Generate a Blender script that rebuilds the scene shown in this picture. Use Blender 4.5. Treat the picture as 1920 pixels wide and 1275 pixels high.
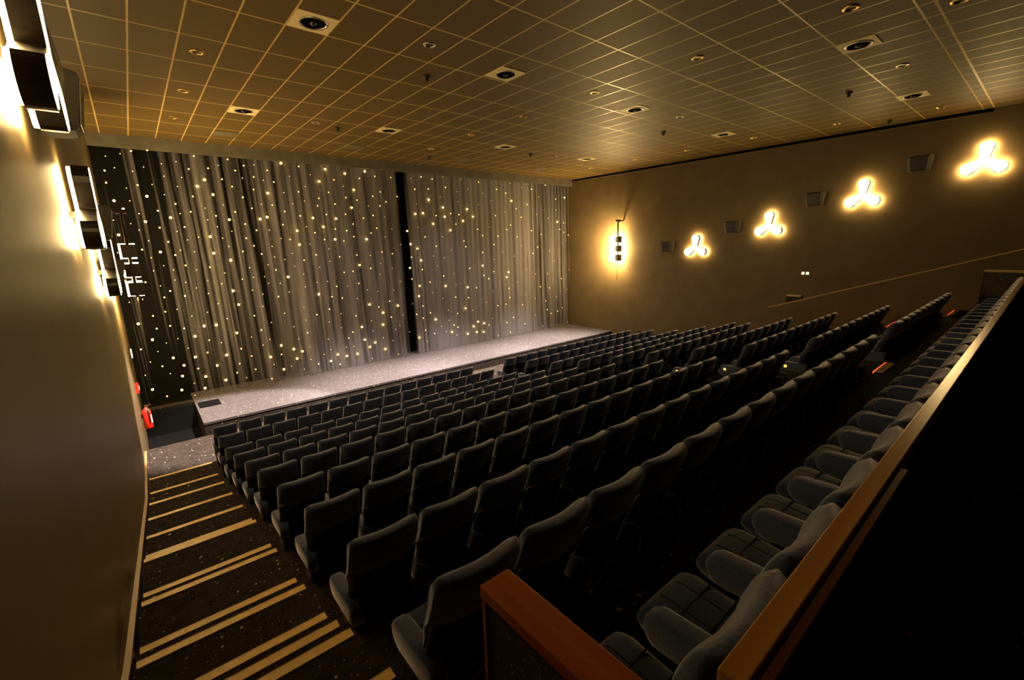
import bpy, bmesh, math, random
from mathutils import Vector, Matrix
for o in list(bpy.data.objects): bpy.data.objects.remove(o)
SC = bpy.context.scene
COL = SC.collection
PI = math.pi
S = 1.17            # the plan below is in units of 1.17 m
ZO = 5.4            # lifts the plan so that the lowest floor is near zero

# ------------------------------------------------------------------ camera, world, exposure
cd = bpy.data.cameras.new('camera'); cam = bpy.data.objects.new('camera', cd); COL.objects.link(cam)
a, b, c = -0.6926, -0.2096, 0.0287
Rz = Matrix.Rotation(a, 3, 'Z'); Rx = Matrix.Rotation(b, 3, 'X'); Ry = Matrix.Rotation(c, 3, 'Y')
R = Rz @ Rx @ Ry
M = Matrix((R.col[0], R.col[2], -R.col[1])).transposed()
cam.matrix_world = Matrix.Translation((0, 0, ZO)) @ M.to_4x4()
cd.sensor_width = 36; cd.sensor_fit = 'HORIZONTAL'; cd.lens = 840 / 1920 * 36
cd.clip_start = 0.02; cd.clip_end = 200
SC.camera = cam
w = bpy.data.worlds.new('dark_world'); SC.world = w; w.use_nodes = True
w.node_tree.nodes['Background'].inputs[0].default_value = (1, .8, .55, 1)
w.node_tree.nodes['Background'].inputs[1].default_value = 0.0
SC.view_settings.view_transform = 'Standard'; SC.view_settings.look = 'None'
SC.view_settings.gamma = 1; SC.view_settings.use_curve_mapping = False
SC.view_settings.exposure = 0.25
SC.cycles.max_bounces = 6; SC.cycles.diffuse_bounces = 3; SC.cycles.glossy_bounces = 2
SC.cycles.transparent_max_bounces = 12; SC.cycles.sample_clamp_indirect = 4
SC.cycles.use_denoising = True
LAMP = (1.0, .68, .27)

# ------------------------------------------------------------------ material helpers
def mat(name, col, rough=.8, **k):
    m = bpy.data.materials.new(name); m.use_nodes = True
    p = m.node_tree.nodes['Principled BSDF']
    p.inputs['Base Color'].default_value = (*col, 1); p.inputs['Roughness'].default_value = rough
    for kk, v in k.items():
        p.inputs['Specular IOR Level' if kk.startswith('Spec') else kk.replace('_', ' ')].default_value = v
    return m
def N(m, t, **k):
    n = m.node_tree.nodes.new(t)
    for kk, v in k.items(): setattr(n, kk, v)
    return n
def L(m, a, b): m.node_tree.links.new(a, b)
def coords(m, scale=(1, 1, 1), kind='Object'):
    t = N(m, 'ShaderNodeTexCoord'); mp = N(m, 'ShaderNodeMapping'); mp.inputs['Scale'].default_value = scale
    L(m, t.outputs[kind], mp.inputs[0]); return mp.outputs[0]
def mth(m, op, *a):
    n = N(m, 'ShaderNodeMath', operation=op)
    for i, v in enumerate(a):
        if isinstance(v, (int, float)): n.inputs[i].default_value = v
        else: L(m, v, n.inputs[i])
    return n.outputs[0]
def noise_mix(m, c1, c2, scale, lo=.35, hi=.65, detail=4, bump=0):
    v = coords(m, scale if isinstance(scale, tuple) else (scale,) * 3)
    n = N(m, 'ShaderNodeTexNoise'); n.inputs['Scale'].default_value = 1; n.inputs['Detail'].default_value = detail; L(m, v, n.inputs[0])
    r = N(m, 'ShaderNodeValToRGB'); r.color_ramp.elements[0].position = lo; r.color_ramp.elements[1].position = hi
    r.color_ramp.elements[0].color = (*c1, 1); r.color_ramp.elements[1].color = (*c2, 1)
    L(m, n.outputs[0], r.inputs[0]); p = m.node_tree.nodes['Principled BSDF']; L(m, r.outputs[0], p.inputs['Base Color'])
    if bump:
        bn = N(m, 'ShaderNodeBump'); bn.inputs['Strength'].default_value = bump; bn.inputs['Distance'].default_value = .01
        L(m, n.outputs[0], bn.inputs['Height']); L(m, bn.outputs[0], p.inputs['Normal'])
    return r
def emit(name, col, s, base=(.8, .8, .8)):
    m = mat(name, base, .4); p = m.node_tree.nodes['Principled BSDF']
    p.inputs['Emission Color'].default_value = (*col, 1); p.inputs['Emission Strength'].default_value = s
    return m

# walls: painted plaster, slightly satin
m_wall = mat('wall_satin_paint', (.12, .095, .06), .45, Specular_IOR_Level=.2); noise_mix(m_wall, (.112, .080, .040), (.134, .097, .050), 1.3, bump=.03)
m_wallb = mat('black_paint_and_shade', (.005, .005, .005), .9, Specular_IOR_Level=0.0)  # real black paint, also painted shade on the pit, side stage and gap
m_bulk = mat('bulkhead_paint', (.12, .11, .085), .8, Specular_IOR_Level=.1); noise_mix(m_bulk, (.065, .058, .045), (.085, .078, .062), 3)
m_black = mat('black_plastic', (.008, .008, .009), .45)
m_metal = mat('dark_metal', (.035, .032, .028), .35, Metallic=.6)
m_chrome = mat('brushed_steel', (.5, .45, .38), .3, Metallic=1)
m_brass = mat('brass', (.75, .5, .18), .3, Metallic=1)
m_ply = mat('plywood_edge', (.32, .17, .07), .5)
# carpet with scattered light flecks
def carpet(name, base1, base2, fleck, amt=1.0):
    m = mat(name, base1, .95, Specular_IOR_Level=.08); r = noise_mix(m, base1, base2, 9)
    p = m.node_tree.nodes['Principled BSDF']
    cur = r.outputs[0]
    for sc_, rad, colr, keep in ((13, .15, fleck, .35), (38, .17, tuple(x * .7 for x in fleck), .5), (5, .09, tuple(min(1, x * 1.5) for x in fleck), .5)):
        v = coords(m, (sc_,) * 3)
        vo = N(m, 'ShaderNodeTexVoronoi'); vo.inputs['Scale'].default_value = 1; L(m, v, vo.inputs[0])
        d = mth(m, 'LESS_THAN', vo.outputs['Distance'], rad)
        sep = N(m, 'ShaderNodeSeparateColor'); L(m, vo.outputs['Color'], sep.inputs[0])
        k = mth(m, 'LESS_THAN', sep.outputs[0], keep)
        f = mth(m, 'MULTIPLY', mth(m, 'MULTIPLY', d, k), mth(m, 'MULTIPLY', sep.outputs[1], amt))
        mx = N(m, 'ShaderNodeMix', data_type='RGBA'); L(m, f, mx.inputs[0]); L(m, cur, mx.inputs[6]); mx.inputs[7].default_value = (*colr, 1)
        cur = mx.outputs[2]
    L(m, cur, p.inputs['Base Color']); return m
m_carpet = carpet('starry_carpet', (.018, .0135, .011), (.032, .024, .019), (.6, .5, .34))
m_carpet_lit = carpet('stage_carpet_lightened', (.052, .045, .048), (.068, .059, .061), (.5, .45, .38), 1.6)  # same carpet made lighter, the strong stage light put into its colour
# woods
def wood(name, c1, c2, sc, rough=.35):
    m = mat(name, c1, rough); r = noise_mix(m, c1, c2, sc, .3, .7, 8); return m
m_wood = wood('mahogany', (.26, .05, .012), (.42, .10, .022), (1.5, 30, 30))
m_woody = wood('mahogany_cross', (.34, .075, .014), (.52, .14, .028), (30, 1.5, 30))
m_oak = wood('rail_oak', (.42, .26, .10), (.55, .36, .15), (1.2, 26, 26), .3)
m_strip = mat('nosing_strip', (.68, .47, .17), .45); noise_mix(m_strip, (.84, .54, .15), (.95, .62, .19), 14)
# fabric
m_fab = mat('seat_velour', (.05, .06, .08), .9, Specular_IOR_Level=.15); noise_mix(m_fab, (.036, .050, .106), (.052, .070, .148), 60, bump=.2)
p = m_fab.node_tree.nodes['Principled BSDF']; p.inputs['Sheen Weight'].default_value = .85; p.inputs['Sheen Roughness'].default_value = .45
p.inputs['Sheen Tint'].default_value = (.8, .8, 1, 1)
m_pan = m_fab
# quilted seat cushion top (stitched seams pressed into the velour)
m_quilt = mat('quilted_velour', (.05, .06, .08), .9, Specular_IOR_Level=.15); noise_mix(m_quilt, (.024, .038, .085), (.036, .054, .115), 60)
p = m_quilt.node_tree.nodes['Principled BSDF']; p.inputs['Sheen Weight'].default_value = .5; p.inputs['Sheen Roughness'].default_value = .45
# ceiling tiles with light T-bars
m_ceil = mat('ceiling_tiles', (.08, .055, .02), .75, Specular_IOR_Level=.2)
p = m_ceil.node_tree.nodes['Principled BSDF']
v = coords(m_ceil); sx = N(m_ceil, 'ShaderNodeSeparateXYZ'); L(m_ceil, v, sx.inputs[0])
def line(m, x, x0, pitch, wd):
    t = mth(m, 'DIVIDE', mth(m, 'SUBTRACT', x, x0 - pitch * 100), pitch)
    f = mth(m, 'FRACT', mth(m, 'ADD', t, .5)); d = mth(m, 'ABSOLUTE', mth(m, 'SUBTRACT', f, .5))
    return mth(m, 'LESS_THAN', d, wd / pitch / 2)
CA, CX0, CB, CY0 = .5958, -.7039, 1.1857, 5.3744
l1 = line(m_ceil, sx.outputs[0], CX0 * S, CA * S, .026 * S)
l2 = line(m_ceil, sx.outputs[1], CY0 * S, CB * S, .026 * S)
e1 = mth(m_ceil, 'LESS_THAN', mth(m_ceil, 'ABSOLUTE', mth(m_ceil, 'SUBTRACT', sx.outputs[1], 1.62 * S)), .018 * S)
near = mth(m_ceil, 'GREATER_THAN', sx.outputs[1], 1.62 * S)
l2 = mth(m_ceil, 'MULTIPLY', l2, near)
ln = mth(m_ceil, 'MAXIMUM', mth(m_ceil, 'MAXIMUM', l1, l2), e1)
tn = N(m_ceil, 'ShaderNodeTexNoise'); tn.inputs['Scale'].default_value = 60; L(m_ceil, v, tn.inputs[0])
rr = N(m_ceil, 'ShaderNodeValToRGB'); rr.color_ramp.elements[0].color = (.072, .046, .013, 1); rr.color_ramp.elements[1].color = (.098, .064, .020, 1)
L(m_ceil, tn.outputs[0], rr.inputs[0])
mx = N(m_ceil, 'ShaderNodeMix', data_type='RGBA'); L(m_ceil, ln, mx.inputs[0]); L(m_ceil, rr.outputs[0], mx.inputs[6]); mx.inputs[7].default_value = (.48, .34, .12, 1)
L(m_ceil, mx.outputs[2], p.inputs['Base Color'])
rg = mth(m_ceil, 'SUBTRACT', .62, mth(m_ceil, 'MULTIPLY', ln, .25)); L(m_ceil, rg, p.inputs['Roughness'])
bn = N(m_ceil, 'ShaderNodeBump'); bn.inputs['Strength'].default_value = .5; bn.inputs['Distance'].default_value = .01
L(m_ceil, ln, bn.inputs['Height']); L(m_ceil, bn.outputs[0], p.inputs['Normal'])
# gauze curtain: strings of varying density, see-through between them
m_curt = bpy.data.materials.new('gauze_curtain'); m_curt.use_nodes = True
nt = m_curt.node_tree; p = nt.nodes['Principled BSDF']; p.inputs['Roughness'].default_value = .85
p.inputs['Base Color'].default_value = (.098, .090, .100, 1)
v = coords(m_curt); sx = N(m_curt, 'ShaderNodeSeparateXYZ'); L(m_curt, v, sx.inputs[0])
xs = mth(m_curt, 'ADD', sx.outputs[0], mth(m_curt, 'MULTIPLY', sx.outputs[2], .02))
def n1(scale, zs, seed, det=2):
    cb = N(m_curt, 'ShaderNodeCombineXYZ'); L(m_curt, mth(m_curt, 'MULTIPLY', xs, scale), cb.inputs[0])
    L(m_curt, mth(m_curt, 'MULTIPLY', sx.outputs[2], zs), cb.inputs[1]); cb.inputs[2].default_value = seed
    n = N(m_curt, 'ShaderNodeTexNoise'); n.inputs['Scale'].default_value = 1; n.inputs['Detail'].default_value = det; L(m_curt, cb.outputs[0], n.inputs[0]); return n.outputs[0]
fine = n1(8, .12, 1.5, 5); broad = n1(1.6, .06, 7.3, 1)
# density along the curtain (sparse at its left end and right end)
fr = N(m_curt, 'ShaderNodeValToRGB'); L(m_curt, mth(m_curt, 'DIVIDE', sx.outputs[0], 19 * S), fr.inputs[0])
els = fr.color_ramp.elements
els[0].position = 0.0; els[0].color = (.34,) * 3 + (1,); els[1].position = 1; els[1].color = (.45,) * 3 + (1,)
for pos, val in ((.05, .42), (.12, .50), (.22, .60), (.34, .68), (.44, .70), (.455, .1), (.462, .1), (.475, .74), (.6, .82), (.8, .78), (.83, .60), (.93, .52)):
    e = els.new(pos); e.color = (val,) * 3 + (1,)
tot = mth(m_curt, 'ADD', mth(m_curt, 'MULTIPLY', fine, 1.0), mth(m_curt, 'MULTIPLY', broad, .35))
al = mth(m_curt, 'ADD', tot, mth(m_curt, 'SUBTRACT', fr.outputs[0], 1.15))
mr = N(m_curt, 'ShaderNodeMapRange'); L(m_curt, al, mr.inputs[0]); mr.inputs[1].default_value = -.10; mr.inputs[2].default_value = .26; mr.inputs[3].default_value = 0; mr.inputs[4].default_value = .93
L(m_curt, mr.outputs[0], p.inputs['Alpha'])
m_star = emit('star_light', (1, .6, .1), 18)
m_starm = emit('star_light_small', (1, .56, .11), 3.2)
m_stars = emit('star_light_faint', (1, .52, .17), 1.5)
m_opal = emit('opal_glass_lit', LAMP, 38)
m_glow = emit('opal_back_lit', LAMP, 95)
m_opal2 = emit('drum_glass_lit', LAMP, 380)
m_spotlit = emit('stage_spot_lens', (1, .86, .72), 3)
m_red = mat('red_enamel', (.65, .02, .01), .35)
m_white = mat('white_label', (.8, .78, .7), .6)
m_cream = mat('cream_panel', (.62, .52, .28), .6)
m_grey = mat('grey_panel', (.09, .075, .045), .7)
m_orange = emit('orange_pilot', (1, .35, .05), 2.2)
m_redled = emit('red_led', (1, .08, .02), 1.6)
m_pale_glow = emit('exit_lamp', (1, .8, .45), 1.5)
m_spk = mat('speaker_cloth', (.03, .026, .02), .9)

# ------------------------------------------------------------------ mesh helpers
def obj(name, bm, m, parent=None, smooth=False, loc=None, bevel=0, sub=0):
    me = bpy.data.meshes.new(name); bmesh.ops.recalc_face_normals(bm, faces=bm.faces[:]) if name != 'star_curtain' else None; bm.normal_update(); bm.to_mesh(me); bm.free()
    if smooth:
        for f in me.polygons: f.use_smooth = True
    for mm in (m if isinstance(m, (list, tuple)) else [m]): me.materials.append(mm)
    o = bpy.data.objects.new(name, me); COL.objects.link(o)
    if parent: o.parent = parent
    if loc: o.location = loc
    if bevel:
        md = o.modifiers.new('edge', 'BEVEL'); md.width = bevel * S; md.segments = 3; md.limit_method = 'ANGLE'
    return o
def box(bm, x0, x1, y0, y1, z0, z1, mi=0):
    vs = [bm.verts.new((x, y, z)) for x in (x0, x1) for y in (y0, y1) for z in (z0, z1)]
    for f in ((0, 1, 3, 2), (4, 6, 7, 5), (0, 4, 5, 1), (2, 3, 7, 6), (0, 2, 6, 4), (1, 5, 7, 3)):
        fc = bm.faces.new([vs[i] for i in f]); fc.material_index = mi
    return bm
def B(*a): return box(bmesh.new(), *a)
def loft(bm, rings, cap=True, closed=True):
    R_ = [[bm.verts.new(p) for p in r] for r in rings]
    n = len(R_[0])
    for i in range(len(R_) - 1):
        for j in range(n if closed else n - 1):
            bm.faces.new([R_[i][j], R_[i][(j + 1) % n], R_[i + 1][(j + 1) % n], R_[i + 1][j]])
    if cap: bm.faces.new(R_[0][::-1]); bm.faces.new(R_[-1])
    return bm
def cyl(bm, p, axis, r, l, n=24, r2=None, cap=True):
    p = Vector(p); ax = {'X': Vector((1, 0, 0)), 'Y': Vector((0, 1, 0)), 'Z': Vector((0, 0, 1))}[axis] if isinstance(axis, str) else Vector(axis).normalized()
    u = ax.orthogonal().normalized(); v_ = ax.cross(u); r2 = r if r2 is None else r2
    rings = [[p + ax * t + (u * math.cos(2 * PI * k / n) + v_ * math.sin(2 * PI * k / n)) * rr for k in range(n)] for t, rr in ((0, r), (l, r2))]
    return loft(bm, rings, cap)
def lathe(bm, p, prof, n=24):     # around -Z .. prof: (radius, z)
    p = Vector(p); rings = [[p + Vector((r * math.cos(2 * PI * k / n), r * math.sin(2 * PI * k / n), z)) for k in range(n)] for r, z in prof]
    return loft(bm, rings, False)
def extrude_poly(bm, pts, ax, d0, d1):   # pts 2D in the plane normal to ax
    def P3(q, d): return (d, q[0], q[1]) if ax == 'X' else (q[0], d, q[1]) if ax == 'Y' else (q[0], q[1], d)
    return loft(bm, [[P3(q, d0) for q in pts], [P3(q, d1) for q in pts]])
def struct(name, bm, m, **k):
    o = obj(name, bm, m, **k); o['kind'] = 'structure'; o['label'] = k.get('label', name); return o
def tag(o, label, cat, group=None, kind=None):
    o['label'] = label; o['category'] = cat
    if group: o['group'] = group
    if kind: o['kind'] = kind
    return o
def thing(name, loc, label, cat, group=None, rz=0):
    o = bpy.data.objects.new(name, None); COL.objects.link(o); o.location = loc; o.rotation_euler = (0, 0, rz)
    o.empty_display_size = .1
    return tag(o, label, cat, group)
def dup(root, loc, label, group=None, rz=None):
    r = root.copy(); COL.objects.link(r); r.location = loc; r['label'] = label
    if rz is not None: r.rotation_euler = (0, 0, rz)
    if group: r['group'] = group
    for ch in list(root.children):
        c_ = ch.copy(); COL.objects.link(c_); c_.parent = r
        for g in list(ch.children):
            d = g.copy(); COL.objects.link(d); d.parent = c_
    return r
ORD = ['zeroth', 'first', 'second', 'third', 'fourth', 'fifth', 'sixth', 'seventh', 'eighth', 'ninth', 'tenth', 'eleventh', 'twelfth', 'thirteenth', 'fourteenth',
       'fifteenth', 'sixteenth', 'seventeenth', 'eighteenth', 'nineteenth', 'twentieth', 'twenty-first', 'twenty-second', 'twenty-third', 'twenty-fourth',
       'twenty-fifth', 'twenty-sixth', 'twenty-seventh', 'twenty-eighth']

# ------------------------------------------------------------------ the room
XL, XR, YC, YB, ZC = -.42, 18.5, 17.0, -2.6, 3.249
struct('wall_left', B(XL - .2, XL, YB, 18.0, -5.4, ZC + .2), m_wall)
struct('wall_right', B(XR, XR + .2, YB, 18.0, -5.4, ZC + .2), m_wall)
struct('wall_back', B(XL - .2, XR + .2, YB - .2, YB, -5.4, ZC + .2), m_wallb)
struct('wall_front', B(XL - .2, XR + .2, 17.75, 17.95, -5.4, ZC + .2), m_wallb)
struct('ceiling', B(XL - .2, XR + .2, YB, 18.0, ZC, ZC + .2), m_ceil)
struct('trim_bulkhead', B(XL, XR, YC - .06, YC + .14, 2.93, ZC), m_bulk)
bm = B(XR - .05, XR, 1.75, YC - .1, 3.13, 3.16); struct('trim_right_wall', bm, m_grey)
bm = B(XR - .03, XR, 1.62, YC - .1, 3.163, ZC); struct('trim_painted_shadow', bm, m_wallb)  # solid black strip, colour in place of the shade in the gap
struct('trim_left_wall', B(XL, XL + .03, YB, YC - .1, ZC - .06, ZC), m_bulk)
# tiered floor: seat platforms, side by side with the aisle half steps
prof = [(12.6, -4.32), (10.65, -4.24), (9.72, -4.13), (8.72, -3.88), (7.65, -3.62), (6.58, -3.335), (5.55, -3.05), (4.46, -2.82), (3.42, -2.56), (2.33, -2.16), (1.31, -1.77), (.26, -1.5), (YB, -1.5)]
bm = bmesh.new()
for i in range(len(prof) - 1):
    y1, z = prof[i]; y0 = prof[i + 1][0]
    x1 = XR if i == len(prof) - 2 or i < 5 else 14.5
    box(bm, XL, x1, y0, y1, -5.4, z)
# aisle half steps
for y0, y1, z in ((5.5, 5.87, -3.19), (4.4, 4.76, -2.935), (3.35, 3.72, -2.69), (2.6, 2.88, -2.44), (2.3, 2.6, -2.30), (1.3, 1.76, -1.96), (.2, .8, -1.62)):
    box(bm, XL, .66, y0, y1, -5.3, z)
for y0, y1, z in ((5.5, 5.87, -3.19), (4.4, 4.76, -2.935), (3.35, 3.72, -2.69), (2.3, 2.7, -2.32), (1.3, 1.76, -1.96)):
    box(bm, 7.2, 8.15, y0, y1, -5.3, z); box(bm, 13.45, 14.5, y0, y1, -5.3, z)
box(bm, 14.5, XR, -2.6, 5.4, -5.4, -3.4)          # exit passage behind the parapet
struct('floor', bm, m_carpet)
bm = B(XL, XR, 12.6, 18.0, -5.6, -5.3); struct('floor_pit', bm, m_wallb)  # pit floor coloured black to stand in for its shade
bm = B(.85, XR, 14.2, 17.75, -5.3, -4.56); struct('floor_stage_front', bm, m_carpet)
bm = B(.84, XR, 14.19, 17.75, -4.56, -4.5); struct('floor_stage', bm, m_carpet_lit)
bm = B(XL, .84, 16.5, 17.75, -5.3, -4.56); struct('floor_side_stage', bm, m_wallb)  # coloured black so this end looks unlit
bm = B(XL, .84, 16.75, 17.0, -4.56, -4.52); struct('floor_side_ledge', bm, m_carpet)
# sloping skirting along the left aisle
pts = [(12.6, -4.33), (9.0, -3.90), (6.5, -3.27), (3.3, -2.47), (.3, -1.43), (.3, -1.75), (3.3, -2.8), (6.5, -3.6), (9.0, -4.2), (12.6, -4.6)]
struct('baseboard_left', extrude_poly(bmesh.new(), pts, 'X', XL, XL + .03), m_metal)
pts = [(12.6, -4.325), (9.0, -3.895), (6.5, -3.265), (3.3, -2.465), (.3, -1.425), (.3, -1.435), (3.3, -2.475), (6.5, -3.275), (9.0, -3.905), (12.6, -4.335)]
struct('trim_left_skirting', extrude_poly(bmesh.new(), pts, 'X', XL, XL + .036), m_ply)
# parapet beside the right-hand exit passage
y0, z0, y1, z1 = 5.32, -2.075, -1.2, .15
sl = (z1 - z0) / (y1 - y0)
pts = [(y0, z0), (y1, z1), (y1, -3.3), (y0, -3.6)]
struct('wall_parapet', extrude_poly(bmesh.new(), pts, 'X', 14.5, 14.62), m_wall)
pts = [(y0 + .02, z0), (y0 + .02, z0 + .025), (y1, z1 + .025), (y1, z1)]
struct('trim_parapet_cap', extrude_poly(bmesh.new(), pts, 'X', 14.48, 14.64), m_oak)

# ------------------------------------------------------------------ ceiling fittings
def ring_light(lit):
    t = thing('recessed_downlight', (0, 0, ZC), '', 'downlight', 'small round downlights in the ceiling')
    bm = bmesh.new(); lathe(bm, (0, 0, 0), [(.105, 0), (.105, -.012), (.08, -.018), (.07, -.004), (.07, .0)]); obj('bezel', bm, m_brass if lit else m_chrome, t, True)
    bm = bmesh.new(); lathe(bm, (0, 0, 0), [(.07, -.003), (.045, -.001), (.02, -.002), (.001, -.002)]); obj('reflector', bm, m_metal if lit else m_black, t, True)
    return t
small = [(1.362, 9.559, 1), (1.353, 11.876, 1), (1.325, 14.228, 1), (4.309, 7.102, 0), (4.239, 12.875, 0), (8.394, 11.766, 1), (8.372, 14.094, 1),
 (8.45, 7.071, 1), (8.415, 9.423, 1), (8.514, 4.717, 1), (11.964, 7.046, 0), (8.646, 2.439, 1), (9.70, 1.40, 1), (12.26, 2.471, 0),
 (17.102, 2.511, 1), (16.732, 4.737, 1), (16.465, 6.99, 1), (16.517, 9.36, 1), (13.074, 12.879, 0), (16.343, 11.554, 1), (16.366, 13.898, 1)]
pl = ring_light(True); pd = ring_light(False); ul, ud = False, False
def where(x, y, cols, rows):
    return None
colname = lambda x: 'near the left wall' if x < 3 else 'left of the middle' if x < 6 else 'over the middle aisle' if x < 10 else 'right of the middle' if x < 14 else 'near the right wall'
def distrow(y): return 'closest to the rail' if y < 2 else '%s from the curtain' % ORD[max(1, int(round((15.2 - y) / 2.33)) + 0)]
for x, y, lit in small:
    lab = '%s round ceiling downlight %s, in the row %s' % ('gleaming' if lit else 'dark', colname(x), distrow(y))
    if lit:
        if not ul: ul = True; pl.location = (x, y, ZC); pl['label'] = lab
        else: dup(pl, (x, y, ZC), lab)
    else:
        if not ud: ud = True; pd.location = (x, y, ZC); pd['label'] = lab
        else: dup(pd, (x, y, ZC), lab)
# square panels with a round black can
def can_panel():
    t = thing('ceiling_can_light', (0, 0, ZC), '', 'ceiling light', 'square panels with round black light cans')
    h = CA / 2 - .012
    obj('panel', B(-h, h, -h, h, -.012, .0), m_cream, t)
    bm = bmesh.new(); lathe(bm, (0, 0, -.012), [(.20, 0), (.20, -.012), (.185, -.014), (.175, 0)], 32); obj('rim', bm, m_chrome, t, True)
    bm = bmesh.new(); lathe(bm, (0, 0, -.012), [(.178, -.002), (.15, -.004), (.09, -.003), (.001, -.003)], 32); obj('can', bm, m_wallb, t, True)
    bm = bmesh.new(); lathe(bm, (0, 0, -.016), [(.001, -.03), (.03, -.025), (.045, -.01), (.05, 0)], 20); obj('lamp', bm, m_metal, t, True)
    return t
cp = can_panel(); first = True
def snapx(x): return CX0 + CA * (math.floor((x - CX0) / CA) + .5)
for i, (x, y) in enumerate([(2.536, 7.426), (6.067, 7.371), (10.175, 7.33), (14.857, 7.343), (10.419, 2.729), (15.214, 2.755), (2.47, 12.713), (5.989, 12.584), (10.061, 12.5), (14.606, 12.5)]):
    col_ = 'nearest left wall' if x < 4 else 'second from left wall' if x < 8 else 'second from right wall' if x < 12 else 'nearest right wall'
    row_ = 'over back seats' if y < 4 else 'middle row' if y < 9 else 'row near curtain'
    lab = 'square ceiling panel with black can, %s, %s' % (col_, row_)
    if first: first = False; cp.location = (snapx(x), y, ZC); cp['label'] = lab
    else: dup(cp, (snapx(x), y, ZC), lab)
# stage light panels close to the curtain
first = True
for x, y in [(2.515, 15.344), (5.967, 15.1), (10.111, 15.1), (14.6, 15.1)]:
    col_ = {2: 'nearest the left wall', 5: 'second from the left wall', 10: 'second from the right wall', 14: 'nearest the right wall'}[int(x)]
    lab = 'dull grey square stage light panel beside the bulkhead, %s' % col_
    if first:
        sp = thing('stage_light_panel', (snapx(x), y, ZC), lab, 'ceiling light', 'grey stage light panels along the bulkhead'); first = False
        h = CA / 2 - .012
        obj('panel', B(-h, h, -h, h, -.02, 0), m_grey, sp)
        bm = bmesh.new(); lathe(bm, (0, 0, -.02), [(.07, 0), (.06, -.008), (.001, -.008)]); obj('lens', bm, m_grey, sp, True)
    else: dup(sp, (snapx(x), y, ZC), lab)
    ld = bpy.data.lights.new('stage_spot', 'SPOT'); ld.energy = {2: 100, 5: 480, 10: 780, 14: 520}[int(x)]; ld.color = (1, .80, .72); ld.spot_size = math.radians(118); ld.spot_blend = .9; ld.shadow_soft_size = .12
    lo = bpy.data.objects.new('stage_spot', ld); COL.objects.link(lo); lo.location = (snapx(x), y, ZC - .1)
    lo.rotation_euler = (math.radians(-14), 0, 0)
for x in (2.6, 6.1, 10.2, 14.5):      # spots added at the dark cans nearest the curtain to light the stage
    ld = bpy.data.lights.new('added_stage_spot', 'SPOT'); ld.energy = 15000 if x < 3 else 19500; ld.color = (1, .84, .76); ld.spot_size = math.radians(46 if x < 3 else 56); ld.spot_blend = .35 if x < 3 else 1.0; ld.shadow_soft_size = .06
    lo = bpy.data.objects.new('added_stage_spot', ld); COL.objects.link(lo); lo.location = (x, 12.5, ZC - .06)
    lo.rotation_euler = (math.radians(7 if x < 3 else 10), math.radians(8) if x < 3 else 0, 0)
# sprinklers / smoke heads
sh = None
for x, y in [(4.953, 8.329), (4.874, 13.039), (8.953, 15.255), (13.099, 8.244), (13.416, 3.624), (17.603, 3.669), (11.856, 12.909)]:
    lab = 'small black smoke detector hanging from the ceiling %s, %s' % (colname(x), 'over the back rows' if y < 5 else 'over the middle rows' if y < 10 else 'over the front rows' if y < 14 else 'close to the curtain')
    if sh is None:
        sh = thing('smoke_detector', (x, y, ZC), lab, 'smoke detector', 'smoke detectors on the ceiling')
        bm = bmesh.new(); lathe(bm, (0, 0, 0), [(.07, 0), (.07, -.03), (.05, -.05), (.001, -.05)]); obj('base', bm, m_metal, sh, True)
        bm = bmesh.new(); lathe(bm, (0, 0, -.05), [(.035, 0), (.04, -.03), (.03, -.06), (.001, -.065)]); obj('sensor_dome', bm, m_black, sh, True)
    else: dup(sh, (x, y, ZC), lab)

# ------------------------------------------------------------------ wall lamps: three-lobed opal lamps in dark housings
LOBES = [(0, .34), (-.31, -.20), (.31, -.20)]
def lobe_outline(rl, arm, n=96):
    out = []
    for k in range(n):
        th = 2 * PI * k / n; d = (math.cos(th), math.sin(th)); best = arm
        for lx, lz in LOBES:
            t = 0.0
            for s_ in range(140, 0, -1):
                r = s_ * .004; x, z = d[0] * r, d[1] * r
                q = max(0, min(1, (x * lx + z * lz) / (lx * lx + lz * lz)))
                rad = arm + (rl - arm) * q ** 2
                if math.hypot(x - lx * q, z - lz * q) <= rad: t = r; break
            best = max(best, t)
        out.append((d[0] * best, d[1] * best))
    return out
OUT = lobe_outline(.165, .10); INN = lobe_outline(.15, .086)
def tri_lamp(name):
    t = thing(name, (0, 0, 0), '', 'wall lamp', '')
    # local: wall plane x = 0, lamp stands off towards +x
    bm = bmesh.new(); R0 = [(.09, y, z) for y, z in OUT]; R1 = [(.23, y, z) for y, z in OUT]; R2 = [(.23, y, z) for y, z in INN]; R3 = [(.22, y, z) for y, z in INN]
    loft(bm, [R0, R1, R2, R3], False); obj('housing', bm, m_metal, t)
    bm = bmesh.new(); vs = [bm.verts.new((.234, y, z)) for y, z in INN]; bm.faces.new(vs)
    vs2 = [bm.verts.new((.222, y, z)) for y, z in INN]
    for i in range(len(vs)): bm.faces.new((vs[i], vs[i - 1], vs2[i - 1], vs2[i]))
    obj('opal_front', bm, m_opal, t)
    bm = bmesh.new(); extrude_poly(bm, [(y * 1.0, z * 1.0) for y, z in INN], 'X', .06, .092); obj('opal_back', bm, m_glow, t)
    obj('wall_bracket', B(0, .06, -.03, .03, -.03, .03), m_metal, t)
    return t
tl = tri_lamp('wall_lamp')
DN = ['nearest the back of the hall', 'second from the back of the hall', 'third from the back of the hall', 'fourth from the back, nearest the curtain']
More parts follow.
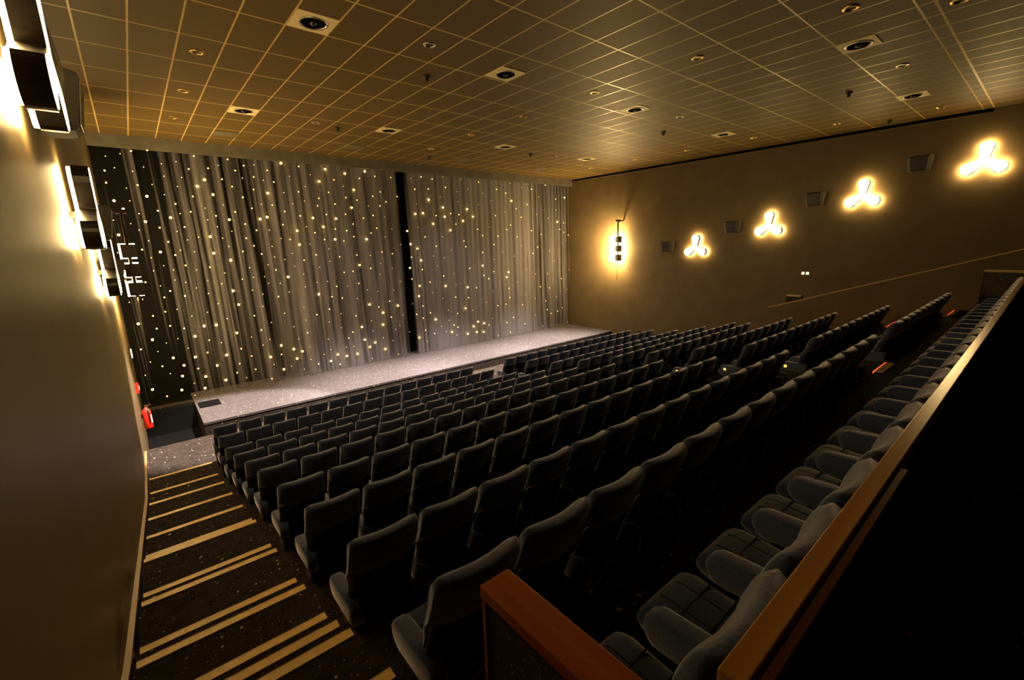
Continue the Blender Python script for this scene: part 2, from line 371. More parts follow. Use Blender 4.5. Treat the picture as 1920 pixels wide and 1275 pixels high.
for i, (y, z) in enumerate([(1.61, 1.90), (4.25, 1.24), (6.99, .43), (9.80, -.31)]):
    lab = 'glowing three-lobed lamp on the right wall, ' + DN[i]
    if i == 0:
        tl.location = (XR, y, z); tl.rotation_euler = (0, 0, PI); tl['label'] = lab; tl['group'] = 'three-lobed lamps on the right wall'
    else: dup(tl, (XR, y, z), lab)
for i, (y, z) in enumerate([(1.61, 2.0), (4.28, 1.22), (6.75, .44), (9.52, -.24)]):
    if i == 0:
        continue
    dup(tl, (XL, y, z), 'three-lobed lamp seen edge-on on the left wall, ' + ['', 'highest and largest of the three', 'middle of the three', 'lowest, nearest the curtain'][i], 'three-lobed lamps on the left wall', 0)
# pole lamps beside the curtain
def pole_lamp(loc, sx_, label):
    t = thing('pole_lamp', loc, label, 'wall lamp', 'pole lamps beside the curtain')
    bm = bmesh.new(); cyl(bm, (0, 0, -1.85), 'Z', .012, .95, 10); cyl(bm, (0, 0, -.95), 'Z', .035, 1.95, 12); obj('pole', bm, m_metal, t, True)
    bm = B(-.10, .10, -.06, .06, .93, 1.02); box(bm, min(0, sx_ * .40), max(0, sx_ * .40), -.03, .03, .95, 1.0); obj('bracket', bm, m_metal, t)
    for z in (.10, -.33, -.76):
        h = obj('lamp_box', B(-.13, .15, -.13, .10, z - .15, z + .15), m_metal, t)
        obj('opal_glass', B(-.165, .13, .10, .36, z - .168, z + .168), m_opal2, h)
    return t
pole_lamp((XR - .42, 13.62, 0), 1, 'lit lamp of three stacked boxes on a pole, on the right wall beside the curtain')
pole_lamp((XL + .42, 13.62, 0), -1, 'lamp of three stacked boxes edged in light, by the left wall before the curtain')

# ------------------------------------------------------------------ wall speakers
def speaker():
    t = thing('wall_speaker', (0, 0, 0), '', 'speaker', '')
    # local: wall x = 0, box stands towards +x, wedge narrower below
    rings = []
    for z, wd, d0, d1 in ((-.22, .24, .05, .24), (-.18, .25, .04, .27), (.18, .29, .04, .33), (.22, .29, .05, .32)):
        rings.append([(d0, -wd, z), (d1 - .08, -wd, z), (d1, -wd + .08, z), (d1, wd - .08, z), (d1 - .08, wd, z), (d0, wd, z)])
    obj('cabinet', loft(bmesh.new(), rings), m_spk, t)
    r2 = [[(d + .006, -wd, z), (d + .012, -wd, z), (d + .012, wd, z), (d + .006, wd, z)] for z, wd, d in ((-.17, .16, .272), (.17, .2, .322))]
    obj('grille', loft(bmesh.new(), r2), m_black, t)
    bm = B(0, .06, -.03, .03, -.05, .05); obj('wall_mount', bm, m_metal, t)
    return t
spk = speaker()
for i, (y, z) in enumerate([(2.97, 2.0), (5.6, 1.24), (8.33, .43), (11.12, -.28)]):
    lab = 'dark box speaker on the right wall, %s the curtain' % ['fourth and farthest from', 'third from', 'second from', 'nearest'][i]
    if i == 0: spk.location = (XR, y, z); spk.rotation_euler = (0, 0, PI); spk['label'] = lab; spk['group'] = 'speakers on the right wall'
    else: dup(spk, (XR, y, z), lab)
for i, (y, z) in enumerate([(5.5, 1.24), (8.33, .43), (11.12, -.28)]):
    dup(spk, (XL, y, z), 'dark speaker on the left wall, ' + ['high up beside the nearest lamp', 'between the middle lamp and the curtain', 'lowest and nearest the curtain'][i], 'speakers on the left wall', 0)

# ------------------------------------------------------------------ star curtain
STARS = '-0.24,0.09,1 -0.21,-1.32,1 -0.2,-0.69,2 -0.19,-3.52,1 -0.19,-0.2,1 -0.19,0.98,1 -0.18,1.98,2 -0.17,-2.73,2 -0.16,2.3,2 -0.14,0.58,3 -0.11,-1.97,3 -0.09,-4,3 -0.09,1.51,3 -0.08,2.68,1 -0.01,-3.16,1 0.03,0.46,1 0.05,-0.36,1 0.06,2.39,1 0.07,0.17,1 0.07,1.29,3 0.1,-1.27,1 0.14,-2.49,3 0.17,0.89,1 0.21,-2.87,1 0.22,-4.3,2 0.23,1.86,1 0.24,-0.78,2 0.24,2.77,1 0.25,-3.34,2 0.25,1.52,1 0.26,-1.78,2 0.29,-2.17,2 0.31,0.16,2 0.33,0.71,1 0.4,-3.6,1 0.4,1.17,1 0.44,2.33,1 0.45,-2.64,1 0.48,-0.46,1 0.48,-0.08,1 0.49,1.96,2 0.49,2.87,2 0.5,0.41,1 0.51,0.95,3 0.55,-3.13,3 0.57,-1.69,2 0.57,-0.91,1 0.61,-4.18,3 0.61,-1.26,2 0.62,-2.13,2 0.65,1.66,3 0.69,-3.74,3 0.7,2.46,1 0.72,0.08,3 0.74,-0.32,1 0.75,-2.55,1 0.78,-3.41,3 0.78,-1.08,2 0.81,0.78,2 0.82,1.99,1 0.84,1.26,2 0.85,2.92,2 0.86,-1.65,1 0.91,-4.41,1 0.94,-0.76,1 0.95,-4.02,1 0.95,-2.25,2 0.95,-0.46,1 0.95,0.37,2 0.96,-2.88,1 1.06,-0.02,2 1.06,1.72,1 1.1,-3.2,3 1.11,1.07,3 1.12,-3.58,2 1.12,-1.26,2 1.12,2.58,1 1.13,2.24,1 1.19,-2.54,3 1.2,-1.9,1 1.2,-0.85,1 1.21,-4.25,3 1.21,0.12,1 1.21,0.67,1 1.27,-0.34,2 1.28,-3.88,3 1.29,1.47,2 1.36,1.19,1 1.41,0.8,2 1.41,1.97,1 1.43,0.42,1 1.44,-3.11,2 1.44,-1.04,1 1.47,-2.25,3 1.48,2.67,1 1.52,-0.49,1 1.54,-2.72,2 1.55,0.06,1 1.55,2.23,1 1.62,-1.83,1 1.63,1.25,2 1.64,-3.58,3 1.72,0.5,1 1.73,-1.24,1 1.75,1.7,2 1.76,2.49,2 1.77,-0.84,1 1.8,-2.26,3 1.81,-4.12,3 1.86,-2.86,1 1.89,-0.43,2 1.91,2.01,3 1.95,-3.3,3 1.95,-1.59,1 1.95,2.88,2 2.02,1.37,1 2.03,0.51,3 2.03,1.02,1 2.05,-0,3 2.12,-2.1,1 2.12,2.21,3 2.13,-0.97,1 2.16,-3.94,2 2.26,-0.63,1 2.26,0.81,1 2.26,2.55,2 2.27,-3.65,2 2.27,1.14,2 2.28,1.78,3 2.33,-2.6,3 2.35,0.46,1 2.38,-3.15,2 2.41,-4.17,1 2.42,-1.22,3 2.48,-0.24,3 2.49,0.2,1 2.51,-1.68,3 2.51,1.48,1 2.54,2.66,1 2.58,2.25,2 2.61,1.03,3 2.63,0.67,1 2.65,-3.45,2 2.71,-3.93,2 2.72,-0.86,1 2.73,-2.8,1 2.8,1.27,2 2.81,2.85,2 2.82,2.04,2 2.85,0.03,2 2.9,-2.09,2 2.96,-1.24,1 2.98,-0.5,1 2.98,2.54,2 3.01,0.45,2 3.04,-3.13,1 3.04,0.9,2 3.05,-0.82,1 3.06,-2.61,2 3.08,1.73,2 3.15,2.32,1 3.16,-4.36,2 3.2,-1.81,1 3.2,0.2,2 3.22,-3.59,3 3.24,2.71,2 3.26,-1.4,1 3.27,-2.97,1 3.29,-3.87,1 3.3,1.4,2 3.34,0.7,2 3.38,-0.82,1 3.39,-2.39,1 3.39,-0.07,2 3.42,1.99,2 3.48,-1.05,1 3.48,2.38,2 3.5,1.06,3 3.54,2.76,1 3.55,-0.43,1 3.58,-3.57,2 3.59,-4.12,3 3.6,1.54,1 3.61,-3.25,3 3.72,1.13,3 3.73,-1.53,2 3.73,0.71,1 3.75,0.17,1 3.75,2.3,1 3.77,-0.62,2 3.78,-0.18,1 3.84,1.9,3 3.85,-4.05,1 3.85,-1.08,1 3.86,-2.13,1 3.91,2.62,2 3.92,1.52,2 3.99,-3.44,3 4.05,0.43,1 4.06,-3.8,3 4.06,2.26,2 4.09,-2.64,1 4.09,-1.4,1 4.09,-0.28,1 4.12,-0.88,3 4.17,0.89,2 4.2,-3.11,1 4.26,-4.24,1 4.27,-3.57,3 4.28,1.32,2 4.33,1.94,1 4.34,0.39,2 4.35,-0.08,1 4.36,2.88,3 4.38,-0.53,1 4.5,-1.99,1 4.51,-2.45,1 4.52,-3.92,1 4.52,-2.92,2 4.53,-3.45,1 4.56,1.58,1 4.56,2.47,1 4.59,0.68,3 4.61,0.21,3 4.62,-0.81,1 4.63,-1.26,1 4.7,-0.33,2 4.75,1.18,2 4.76,-4.13,2 4.79,1.98,2 4.9,2.82,2 4.91,-2.3,2 4.91,0.82,1 4.96,1.69,1 4.97,0.22,1 5.01,-3.82,1 5.04,2.17,1 5.06,-1.14,1 5.07,-1.57,3 5.13,-0.16,2 5.17,1.12,3 5.18,0.61,2 5.2,-0.6,1 5.21,-3.27,1 5.22,-4.11,3 5.25,2.58,1 5.27,-3.67,1 5.32,-2.63,1 5.38,-2.15,2 5.38,1.54,2 5.43,-1.13,1 5.46,1.8,2 5.5,0.37,2 5.52,-3.92,3 5.52,0.82,3 5.54,-1.71,2 5.55,2.38,3 5.57,-4.32,2 5.61,-0.41,1 5.62,0.04,1 5.66,1.25,2 5.75,-2.91,1 5.75,-1.34,2 5.79,2.8,3 5.8,-2.38,1 5.82,2.02,2 5.85,-4.04,3 5.86,-3.69,1 5.87,0.37,3 5.9,-1.79,2 5.91,0.74,2 5.96,-0.26,2 5.98,-3.34,2 5.98,1.11,3 6,1.62,2 6.06,2.46,2 6.08,-0.84,2 6.15,-1.36,1 6.16,-3.71,1 6.17,-3.14,2 6.18,0.31,2 6.26,-4.02,3 6.32,0.68,2 6.34,-2.52,2 6.34,1.27,2 6.36,2.25,1 6.4,-0.82,2 6.41,1.86,2 6.45,-1.86,1 6.45,2.7,3 6.52,-2.98,3 6.56,0.46,2 6.57,-1.29,2 6.58,0.92,2 6.59,-3.5,3 6.59,1.51,3 6.61,-0.22,2 6.69,-0.6,3 6.74,2.15,3 6.78,-3.83,3 6.83,1.79,2 6.84,-4.31,1 6.9,-1.57,1 6.94,-2.15,3 6.95,-2.79,1 6.98,-3.21,1 7,2.57,2 7.01,1.14,2 7.02,-3.69,3 7.05,0.36,3 7.1,-0.75,2 7.14,-0.26,1 7.24,2.84,3 7.26,1.59,1 7.27,0.59,2 7.31,-2.29,2 7.34,-1.66,1 7.39,-3.56,1 7.42,1.25,2 7.44,-3.02,3 7.45,-4.04,3 7.48,1.96,2 7.49,-2.54,3 7.5,-1.01,1 7.53,0.78,2 7.55,-0.58,1 7.62,2.69,2 7.64,-0.14,2 7.72,1.61,2 7.78,-3.73,1 7.78,2.13,2 7.79,-2.1,2 7.8,-2.75,2 7.83,0.44,1 7.88,1.2,1 7.94,-3.28,1 7.98,-4.34,1 7.98,1.77,2 8,-1.67,1 8.02,-0.81,1 8.08,-0.22,2 8.13,-2.32,3 8.13,0.75,1 8.15,-3.15,1 8.24,2.68,2 8.3,-1.34,1 8.31,-2.72,1 8.43,0.13,1 8.45,1.98,2 8.53,-3.46,1 8.67,1.44,1 8.68,2.89,2 8.7,2.38,2 8.77,-3.96,1 8.78,-2.31,1 8.79,-0.82,3 8.79,0.66,3 8.84,-1.28,2 8.9,-0.39,2 8.9,0.14,3 8.95,-2.78,2 9.01,-3.8,3 9.12,-2.02,3 9.12,2.71,1 9.18,-1.59,3 9.2,-0.05,3 9.22,1.34,3 9.25,-2.98,2 9.28,-2.46,2 9.28,2.31,2 9.31,0.8,1 9.31,1.74,1 9.33,-3.52,2 9.35,-0.54,3 9.37,-0.92,2 9.39,-4.02,1 9.59,1.38,3 9.61,0.42,2 9.61,2.81,2 9.63,-2.8,2 9.69,-1.47,2 9.74,-3.72,2 9.77,-1.93,1 9.84,-3.11,3 9.87,1.92,3 9.88,2.35,2 9.92,-0.38,1 10,0.95,3 10.08,-0.8,1 10.09,0.03,2 10.09,2.75,2 10.11,-3.46,1 10.19,1.29,2 10.26,-2.23,1 10.33,-3.72,1 10.37,-1.25,2 10.44,0.42,1 10.44,2.06,1 10.45,-1.7,3 10.46,-0.47,1 10.51,-3.23,1 10.51,-2.78,1 10.53,1.63,3 10.59,1.25,3 10.6,2.87,1 10.63,-3.78,3 10.73,2.46,2 10.78,-3.49,2 10.86,-0.17,1 10.87,0.69,3 10.92,-3.97,1 10.94,-1.18,1 10.94,1.4,2 10.97,-2.24,2 11.01,-3.63,2 11.03,-3,2 11.04,-1.68,1 11.16,0.95,2 11.3,2.31,1 11.31,1.89,1 11.34,1.35,2 11.44,-2.8,3 11.5,-4,3 11.54,0.22,2 11.55,1.09,3 11.55,2.85,1 11.62,-0.03,2 11.63,-1.85,3 11.64,-2.33,2 11.75,-1,2 11.76,1.59,3 11.82,-2.94,1 11.83,-3.69,3 11.85,2.45,1 11.99,-3.98,3 12.1,-1.91,2 12.11,-3.51,3 12.11,1.28,3 12.33,0.73,2 12.44,-4.05,3 12.44,1.82,1 12.48,2.78,2 12.49,-3.64,3 12.52,-0.92,3 12.54,-0.32,2 12.56,-1.37,2 12.58,0.45,2 12.64,-2.65,1 12.7,2.31,1 12.77,-3.76,2 12.85,-1.54,2 12.97,-3.47,1 13.02,0.83,1 13.06,-2.16,1 13.12,2,1 13.13,-1.23,2 13.16,-0.66,1 13.19,0.03,2 13.27,-4.34,1 13.29,-2.87,2 13.34,1.34,2 13.45,0.41,2 13.46,2.52,2 13.7,-0.32,1 13.84,-2.86,2 13.85,-3.78,2 13.93,1.53,1 13.94,-1.54,3 14,0.71,2 14.03,2.38,2 14.05,-4.3,2 14.05,-2.1,2 14.05,-1.31,3 14.11,-2.56,2 14.3,0.93,2 14.33,-3.58,2 14.33,2.85,1 14.39,2.05,3 14.47,-0.55,1 14.58,-1.84,1 14.63,1.69,2 14.67,0.37,2 14.9,-3,2 14.92,-0.08,1 14.96,1.3,2 15.03,2.68,1 15.05,-4,2 15.11,-2.52,1 15.19,-1.22,1 15.37,1.91,2 15.65,0.66,2 15.7,2.65,2 15.72,-0.46,2 15.82,-3.64,1 15.83,-2.76,1 15.87,-1.51,1 15.98,1.45,1 16.03,-0.17,2 16.19,2.31,1 16.22,-2.2,2 16.3,0.47,2 16.33,-4.31,1 16.54,-2.97,2 16.58,2.88,2 16.61,-3.44,2 16.69,-1.53,1 16.79,1.28,1 16.83,-2.3,2 16.87,-0.37,1 16.96,-3.69,2 17.15,2.98,2 17.22,-0.91,1 17.38,-2.83,1 17.38,2.25,2 17.39,1.7,1 17.47,-3.63,2 17.52,1.11,3 17.67,0.72,2 17.76,-1.88,2 17.8,0,1 17.82,-3.48,2 17.93,0.57,2 17.93,1.05,2 17.99,2.34,3 18.19,-2.49,1 18.22,-4.32,1 18.29,0.42,2 18.33,-1.43,1 18.5,-3.68,2 18.5,-3.37,2 18.5,1.51,2 18.5,2.91,2'
st = [tuple(float(q) for q in s_.split(',')) for s_ in STARS.split()]
XG = 8.66
def curtain(name, x0, x1, label, seed):
    rnd = random.Random(seed)
    fr_ = [(rnd.uniform(3, 5), rnd.uniform(0, 6), .03), (rnd.uniform(9, 12), rnd.uniform(0, 6), .022), (rnd.uniform(22, 28), rnd.uniform(0, 6), .014)]
    def yy(x, z):
        q = (z + 4.5) / 7.4
        return YC + .12 + sum(a_ * math.sin(f * (x + .05 * q) + p_ + .35 * math.sin(2.1 * x + 1.5 * q)) for f, p_, a_ in fr_) * (1.0 - .25 * q)
    nx = int((x1 - x0) / .028); nz = 14
    bm = bmesh.new(); g = [[bm.verts.new((x0 + (x1 - x0) * i / nx, yy(x0 + (x1 - x0) * i / nx, -4.49 + 7.42 * j / nz), -4.49 + 7.42 * j / nz)) for i in range(nx + 1)] for j in range(nz + 1)]
    for j in range(nz):
        for i in range(nx): bm.faces.new((g[j][i], g[j][i + 1], g[j + 1][i + 1], g[j + 1][i]))
    o = obj(name, bm, m_curt, None, True); tag(o, label, 'curtain', 'star curtain in front of the screen')
    mine = sorted([s_ for s_ in st if x0 <= s_[0] < x1], key=lambda s_: -s_[2])
    protos = {}
    rest = bmesh.new()
    rad = {3: .032, 2: .023, 1: .016}
    mt = {3: m_star, 2: m_starm, 1: m_stars}
    for i, (x, z, sz) in enumerate(mine):
        sz = int(sz); y = yy(x, z) - .06; z = max(z, -4.42)
        if i < 98:
            if sz not in protos:
                bm = bmesh.new(); bmesh.ops.create_icosphere(bm, subdivisions=2, radius=rad[sz]); me = bpy.data.meshes.new('star_light'); bm.to_mesh(me); bm.free()
                for f in me.polygons: f.use_smooth = True
                me.materials.append(mt[sz]); protos[sz] = me
            s_ = bpy.data.objects.new('star_light', protos[sz]); COL.objects.link(s_); s_.parent = o; s_.location = (x, y, z)
        else:
            r_ = bmesh.ops.create_icosphere(rest, subdivisions=1, radius=rad[sz], matrix=Matrix.Translation((x, y, z)))
            for v_ in r_['verts']:
                for f in v_.link_faces: f.material_index = 0 if sz == 2 else 1
    if len(rest.verts):
        s_ = obj('faint_star_lights', rest, [m_starm, m_stars], o); s_['kind'] = 'stuff'; s_['label'] = 'faint star lights sprinkled over the gauze'
    else: rest.free()
curtain('star_curtain', XL + .03, XG, 'grey gauze curtain with amber star lights, from the left wall to the dark gap', 4)
curtain('star_curtain', XG + .12, XR - .02, 'grey gauze curtain with amber star lights, from the dark gap to the right wall', 9)

# ------------------------------------------------------------------ stage bits, pit bits
tag(obj('rubber_mat', B(.9, 1.45, 15.68, 16.3, -4.5, -4.475), m_wallb, bevel=.008), 'black rubber mat lying on the left end of the stage', 'mat')
t = thing('fire_extinguisher', (XL + .12, 14.85, -4.5), 'red fire extinguisher on the left wall below the stage', 'fire extinguisher')
bm = bmesh.new(); lathe(bm, (0, 0, 0), [(.001, 0), (.085, .0), (.095, .03), (.095, .44), (.08, .50), (.035, .54), (.03, .57), (.001, .57)]); obj('cylinder', bm, m_red, t, True)
bm = B(-.02, .06, -.015, .015, .57, .61); box(bm, -.02, .12, -.012, .012, .62, .64); obj('valve_handle', bm, m_brass, t)
bm = bmesh.new(); cyl(bm, (.05, -.10, .18), 'Z', .014, .38, 10); obj('hose', bm, m_black, t, True)
bm = B(.02, .098, -.06, .0, .15, .36); obj('label_plate', bm, m_white, t)
obj('wall_hook', B(-.12, -.09, -.03, .03, .3, .4), m_metal, t)
t = thing('fire_alarm_box', (XL, 15.2, -3.45), 'small red fire alarm box on the left wall above the extinguisher', 'fire alarm'); obj('case', B(0, .07, -.12, .12, -.12, .12), m_red, t); obj('button', B(.07, .08, -.05, .05, -.05, .05), m_white, t)
t = thing('exit_lamp', (XL, 15.9, -2.62), 'small lit exit lamp on the left wall at the curtain', 'exit sign'); obj('case', B(0, .04, -.22, .22, -.14, .14), m_metal, t); obj('lit_panel', B(.04, .06, -.18, .18, -.10, .10), m_pale_glow, t)
# right wall bits
t = thing('wall_switch', (XR, 5.68, -1.3), 'double wall switch plate with two pale squares on the right wall', 'switch'); obj('plate', B(-.015, 0, -.14, .14, -.07, .07), m_metal, t)
for s_ in (-1, 1): obj('rocker', B(-.03, -.015, s_ * .07 - .045, s_ * .07 + .045, -.045, .045), m_pale_glow, t)  # rockers given a glow of their own, though they are no lamps
t = thing('wall_box', (XR, 5.95, -2.1), 'small wall box with a pale top strip above the parapet', 'wall box'); obj('case', B(-.16, 0, -.22, .22, -.3, -.04), m_spk, t); obj('top_strip', B(-.17, 0, -.23, .23, -.04, 0), m_cream, t)

# ------------------------------------------------------------------ nosing strips
strips = [(10.65, -4.24, 'lowest'), (9.72, -4.13, ''), (8.72, -3.88, ''), (7.65, -3.62, ''), (6.58, -3.335, ''), (5.87, -3.19, ''), (5.55, -3.05, ''), (4.76, -2.935, ''), (4.46, -2.82, ''), (3.72, -2.69, ''), (3.42, -2.56, ''), (2.88, -2.44, ''), (2.60, -2.30, ''), (2.33, -2.16, ''), (1.76, -1.96, '')]
for i, (y, z, _) in enumerate(strips):
    bm = B(XL + .05, .648, y - .062, y + .004, z + .001, z + .006)
    box(bm, XL + .05, .648, y, y + .006, z - .03, z + .006)
    tag(obj('nosing_strip', bm, m_strip), 'yellow nosing strip on the left aisle stairs, %s from the bottom' % ORD[i + 1], 'stair strip', 'yellow nosing strips on the left aisle stairs')
k = 0
for y, z in ((3.72, -2.69), (3.42, -2.56), (2.7, -2.32), (2.33, -2.16), (1.31, -1.77)):
    k += 1
    bm = B(7.24, 7.92, y - .085, y + .004, z + .001, z + .006)
    t = obj('nosing_strip', bm, m_strip); tag(t, 'yellow nosing strip in the middle aisle, %s from the bottom' % ORD[k], 'stair strip', 'yellow nosing strips in the middle aisle')
    if k >= 5: obj('red_light_strip', B(7.24, 7.92, y + .004, y + .016, z - .03, z + .006), m_redled, t)
k = 0
for y, z in ((2.33, -2.16), (1.31, -1.77), (.95, -1.62)):
    k += 1
    if k == 3: continue
    bm = B(13.5, 14.4, y - .06, y + .004, z + .001, z + .006)
    t = obj('nosing_strip', bm, m_strip); tag(t, 'yellow nosing strip in the right aisle by the parapet, %s one' % ['', 'lower', 'upper'][k], 'stair strip', 'yellow nosing strips in the right aisle')
    obj('red_light_strip', B(13.5, 14.4, y + .004, y + .016, z - .03, z + .006), m_redled, t)

# ------------------------------------------------------------------ seats
SW = .41      # width of the back; seats stand .44 - .46 apart
def yc(h):      # lean of the back (rear surface), h above the floor
    pts_ = [(.12, .30), (.3, .235), (.45, .185), (.6, .13), (.78, .055), (.93, 0)]
    for (h0, a0), (h1, a1) in zip(pts_, pts_[1:]):
        if h <= h1: return a0 + (a1 - a0) * max(0, (h - h0)) / (h1 - h0)
    return 0
def slab(hs, front, rear, wfun, curve, nseg=14, rr=.03, top_round=True):
    """closed loops at each height: rear surface at rear(h), front at front(h), bowed in plan"""
    rings = []
    for h in hs:
        w_ = wfun(h) / 2; f, r_ = front(h), rear(h); ring = []
        for i in range(nseg + 1):            # rear, left to right
            u = -1 + 2 * i / nseg; e = min(rr, (f - r_) * .42) * (abs(u) ** 8); ring.append((u * w_, r_ + curve * u * u + e, h))
        for i in range(nseg + 1):
            u = 1 - 2 * i / nseg; e = min(rr, (f - r_) * .42) * (abs(u) ** 8); ring.append((u * w_, f + curve * u * u * .9 - e, h))
        rings.append(ring)
    return rings
def make_seat():
    t = thing('cinema_seat', (0, 0, 0), '', 'cinema seat')
    # upholstered back: thick padded headrest rolls over the top of the shell
    hs = [.30, .36, .45, .55, .64, .70, .76, .82, .87, .89, .905, .918, .926, .93]
    th = lambda h: .085 if h < .5 else .09 if h < .8 else .10
    top = lambda h: (1 - math.sqrt(max(0, 1 - (max(0, h - .87) / .06) ** 2))) * .038
    wf = lambda h: SW - .02 if h < .6 else SW + .01 if h < .88 else SW + .01 - top(h) * 1.1
    rings = slab(hs, lambda h: yc(h) + th(h) - top(h), lambda h: yc(h) + (.014 if h < .70 else -.012) + top(h), wf, .045)
    o = obj('backrest', loft(bmesh.new(), rings), m_fab, t, True)
    # shell behind the back, black plastic with a moulded ply edge
    rings = slab([.10, .2, .3, .45, .58, .66, .70], lambda h: yc(h) + .014, lambda h: yc(h) - .006, lambda h: SW + .005, .045, rr=.004)
    o = obj('back_shell', loft(bmesh.new(), rings), m_black, t, True)
    rings = slab([.700, .707], lambda h: yc(h) + .01, lambda h: yc(h) - .011, lambda h: SW + .0, .045, rr=.004)
    obj('seam_piping', loft(bmesh.new(), rings), m_ply, t, True)
    # cushion
    bm = bmesh.new(); rings = []
    for y, z0_, z1_, w_ in ((.20, .28, .35, .30), (.23, .26, .37, .33), (.32, .25, .38, .345), (.44, .25, .39, .35), (.53, .26, .40, .35), (.575, .28, .385, .345), (.60, .31, .36, .335)):
        ring = []
        n = 16
        for k in range(n):
            th_ = 2 * PI * k / n; cx, cz = math.cos(th_), math.sin(th_)
            px = math.copysign(abs(cx) ** .45, cx) * w_ / 2; pz = math.copysign(abs(cz) ** .5, cz) * (z1_ - z0_) / 2 + (z0_ + z1_) / 2
            ring.append((px + .028, y, pz))
        rings.append(ring)
    cu = obj('seat_cushion', loft(bm, rings), m_quilt, t, True)
    bm = bmesh.new()
    for xq in (-.03, .086):
        loft(bm, [[(xq - .0022, y_, z_ - .006), (xq + .0022, y_, z_ - .006), (xq + .0022, y_, z_), (xq - .0022, y_, z_)] for y_, z_ in ((.24, .3725), (.32, .3812), (.44, .3912), (.53, .4010), (.56, .3935))])
    for yq, zq in ((.35, .3845), (.46, .3932)): box(bm, -.12, .176, yq - .0022, yq + .0022, zq - .006, zq)
    obj('stitching', bm, m_black, cu)
    # armrest on the left side, padded, round-fronted, and its upright panel
    def arm(x):
        rings = []
        prof_ = []
        for k in range(9): a_ = -PI / 2 + PI * k / 8; prof_.append((.455 + .065 * math.cos(a_), .42 + .068 * math.sin(a_)))
        outline = [(.12, .355), (.30, .352)] + prof_ + [(.30, .492), (.12, .498)]
        for xo, s_ in ((-.042, .82), (-.036, .95), (-.022, 1), (.022, 1), (.036, .95), (.042, .82)):
            rings.append([(x + xo, .32 + (y_ - .32) * s_, .42 + (z_ - .42) * s_) for y_, z_ in outline])
        return loft(bmesh.new(), rings)
    ar = obj('armrest', arm(-.193), m_fab, t, True)
    pts_ = [(.14, .0), (.38, .0), (.38, .04), (.32, .12), (.42, .32), (.42, .37), (.16, .37)]
    obj('side_frame', extrude_poly(bmesh.new(), pts_, 'X', -.215, -.175), m_black, t)
    bm = B(-.150, -.125, .47, .50, .395, .412); obj('hinge_bracket', bm, m_brass, t)
    return t, arm, pts_
seat, arm_fn, frame_pts = make_seat()
end_arm_mesh = None
def end_unit(label, loc, side):
    """the extra armrest and end panel that closes a row on its right side is part of the last seat"""
rows = {  # row: (platform z, y of back top, left start, left end, right start, right end, right count)
 1: (-4.32, 10.20, .71, 7.09, 8.23, 14.62, 14), 2: (-4.22, 9.30, .70, 7.15, 8.33, 14.76, 14), 3: (-4.12, 8.37, .70, 7.16, 8.38, 14.88, 14),
 4: (-3.86, 7.33, .70, 7.17, 8.34, 14.86, 14), 5: (-3.60, 6.32, .71, 7.18, 8.34, 14.83, 14), 6: (-3.315, 5.30, .70, 7.17, 8.28, 13.42, 11),
 7: (-3.03, 4.20, .69, 7.11, 8.17, 13.28, 11), 8: (-2.80, 3.24, .69, 7.09, 8.17, 13.30, 11), 9: (-2.50, 2.18, .66, 6.98, 8.00, 12.95, 11),
 10: (-2.16, 1.24, .67, 7.05, 8.06, 12.95, 11)}
used = False
arm_bm = arm_fn(.249); bmesh.ops.recalc_face_normals(arm_bm, faces=arm_bm.faces[:]); AM = bpy.data.meshes.new('armrest'); arm_bm.to_mesh(AM); arm_bm.free(); AM.materials.append(m_fab)
for f in AM.polygons: f.use_smooth = True
fb = extrude_poly(bmesh.new(), frame_pts, 'X', .229, .269); FM = bpy.data.meshes.new('side_frame'); fb.to_mesh(FM); fb.free(); FM.materials.append(m_black)
lb = B(-.240, -.2345, .40, .44, .40, .44)
PM = bpy.data.meshes.new('row_light'); lb.to_mesh(PM); lb.free(); PM.materials.append(m_orange)
ALLM = []
def place(x, y, z, label, group, last=False, pilot=False):
    global used
    if not used: seat.location = (x, y, z); seat['label'] = label; seat['group'] = group; o = seat; used = True; plain = o
    else: o = dup_plain(x, y, z, label, group)
    ALLM.append((o, last, pilot))
    return o
SEATKIDS = [(ch, list(ch.children)) for ch in seat.children]
def dup_plain(x, y, z, label, group):
    r = seat.copy(); COL.objects.link(r); r.location = (x, y, z); r['label'] = label; r['group'] = group
    for ch, gr in SEATKIDS:
        c_ = ch.copy(); COL.objects.link(c_); c_.parent = r
        if r.location.y > -99 and gr and y < 2.6:
            for g in gr: d = g.copy(); COL.objects.link(d); d.parent = c_
    return r
RN = lambda r: 'front row' if r == 1 else '%s row from the stage' % ORD[r]
for r, (z, y, l0, l1, r0, r1, nr) in rows.items():
    for i in range(14):
        pt = (l1 - l0) / 14
        place(l0 + pt * (i + .5), y, z, 'blue-grey velour cinema seat, %s, %s seat from the left aisle' % (RN(r), ORD[i + 1]), 'left block seats of the ' + RN(r), i == 13)
    for i in range(nr):
        pt = (r1 - r0) / nr
        place(r0 + pt * (i + .5), y, z, 'blue-grey velour cinema seat, %s, %s seat right of the middle aisle' % (RN(r), ORD[i + 1]), 'right block seats of the ' + RN(r), i == nr - 1, pilot=(i == 0 and 3 <= r <= 9))
for i in range(26):
    place(.765 + .23 + .4625 * i, .266, -1.79, 'blue-grey velour cinema seat, back row under the wooden rail, %s from the left' % ORD[i + 1], 'back row seats under the rail', i == 25)
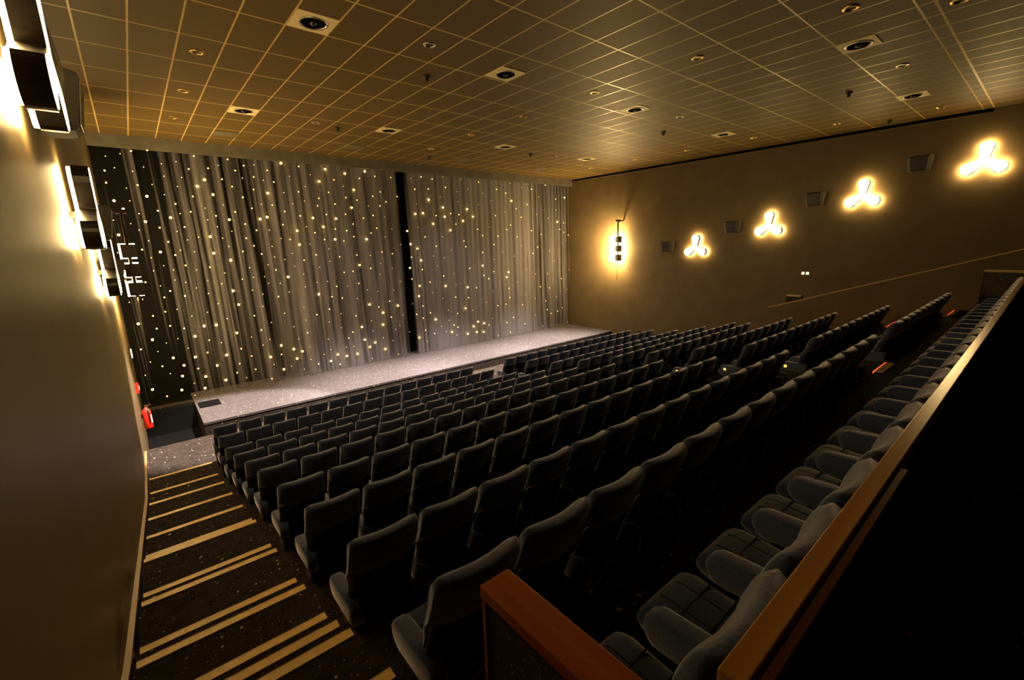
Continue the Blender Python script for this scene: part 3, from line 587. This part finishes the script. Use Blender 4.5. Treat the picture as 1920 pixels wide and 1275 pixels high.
for o, last, pilot in ALLM:
    if last:
        for nm, me in (('armrest', AM), ('side_frame', FM)):
            q = bpy.data.objects.new(nm, me); COL.objects.link(q); q.parent = o
    if pilot:
        q = bpy.data.objects.new('row_light', PM); COL.objects.link(q); q.parent = o; q['label'] = 'small orange row light'

# ------------------------------------------------------------------ rail, partitions
t = thing('rail_wall', (0, .26, 0), 'long half wall with a wooden top rail behind the back row', 'half wall')
obj('wall_panel', B(.70, 13.2, -.010, -.003, -1.77, -.79), m_wallb, t)
obj('top_rail', B(.69, 13.25, -.024, .024, -.79, -.75), m_oak2 if False else wood('rail_wood', (.52, .22, .05), (.70, .34, .09), (1.2, 26, 26), .22), t, bevel=.003)
obj('side_board', B(.69, 2.73, -.0295, -.0245, -.82, -.772), wood('olive_board', (.16, .13, .06), (.22, .18, .08), (1.2, 26, 26), .3), t)
obj('lower_ledge', B(.69, 1.86, -.0473, -.0305, -.785, -.765), bpy.data.materials['rail_wood'], t)
def partition(x, ytop, ybot, z, label, zf, cap, post):
    t = thing('end_partition', (x, 0, 0), label, 'partition')
    obj('carpet_panel', B(-.04, .04, ybot, ytop - .012, zf, z - .04), carpet_m, t)
    obj('top_cap', B(-.053, .053, ybot, ytop, z - .04, z), cap, t, bevel=.004)
    obj('end_post', B(-.046, .046, ytop - .012, ytop, zf, z - .04), post, t)
    return t
carpet_m = carpet('panel_carpet', (.05, .042, .038), (.075, .062, .055), (.6, .45, .28))
partition(.673, .925, .285, -.95, 'short carpeted partition with a mahogany cap at the left end of the back row', -1.77, m_woody, m_woody)
partition(13.3, .885, .29, -.775, 'far dark partition with a thin pale cap at the right end of the back row', -1.77, m_oak, m_metal)

# ------------------------------------------------------------------ scale the plan to metres
seen = set()
for o in list(bpy.data.objects):
    if o is cam: o.location = (0, 0, ZO * S); continue
    o.location = o.location * S
    if o.parent is None: o.location.z += ZO * S
    if o.type == 'MESH' and o.data.name not in seen:
        seen.add(o.data.name); o.data.transform(Matrix.Scale(S, 4))
for l_ in bpy.data.lights:
    if l_.name not in seen: l_.energy *= S * S; l_.shadow_soft_size *= S
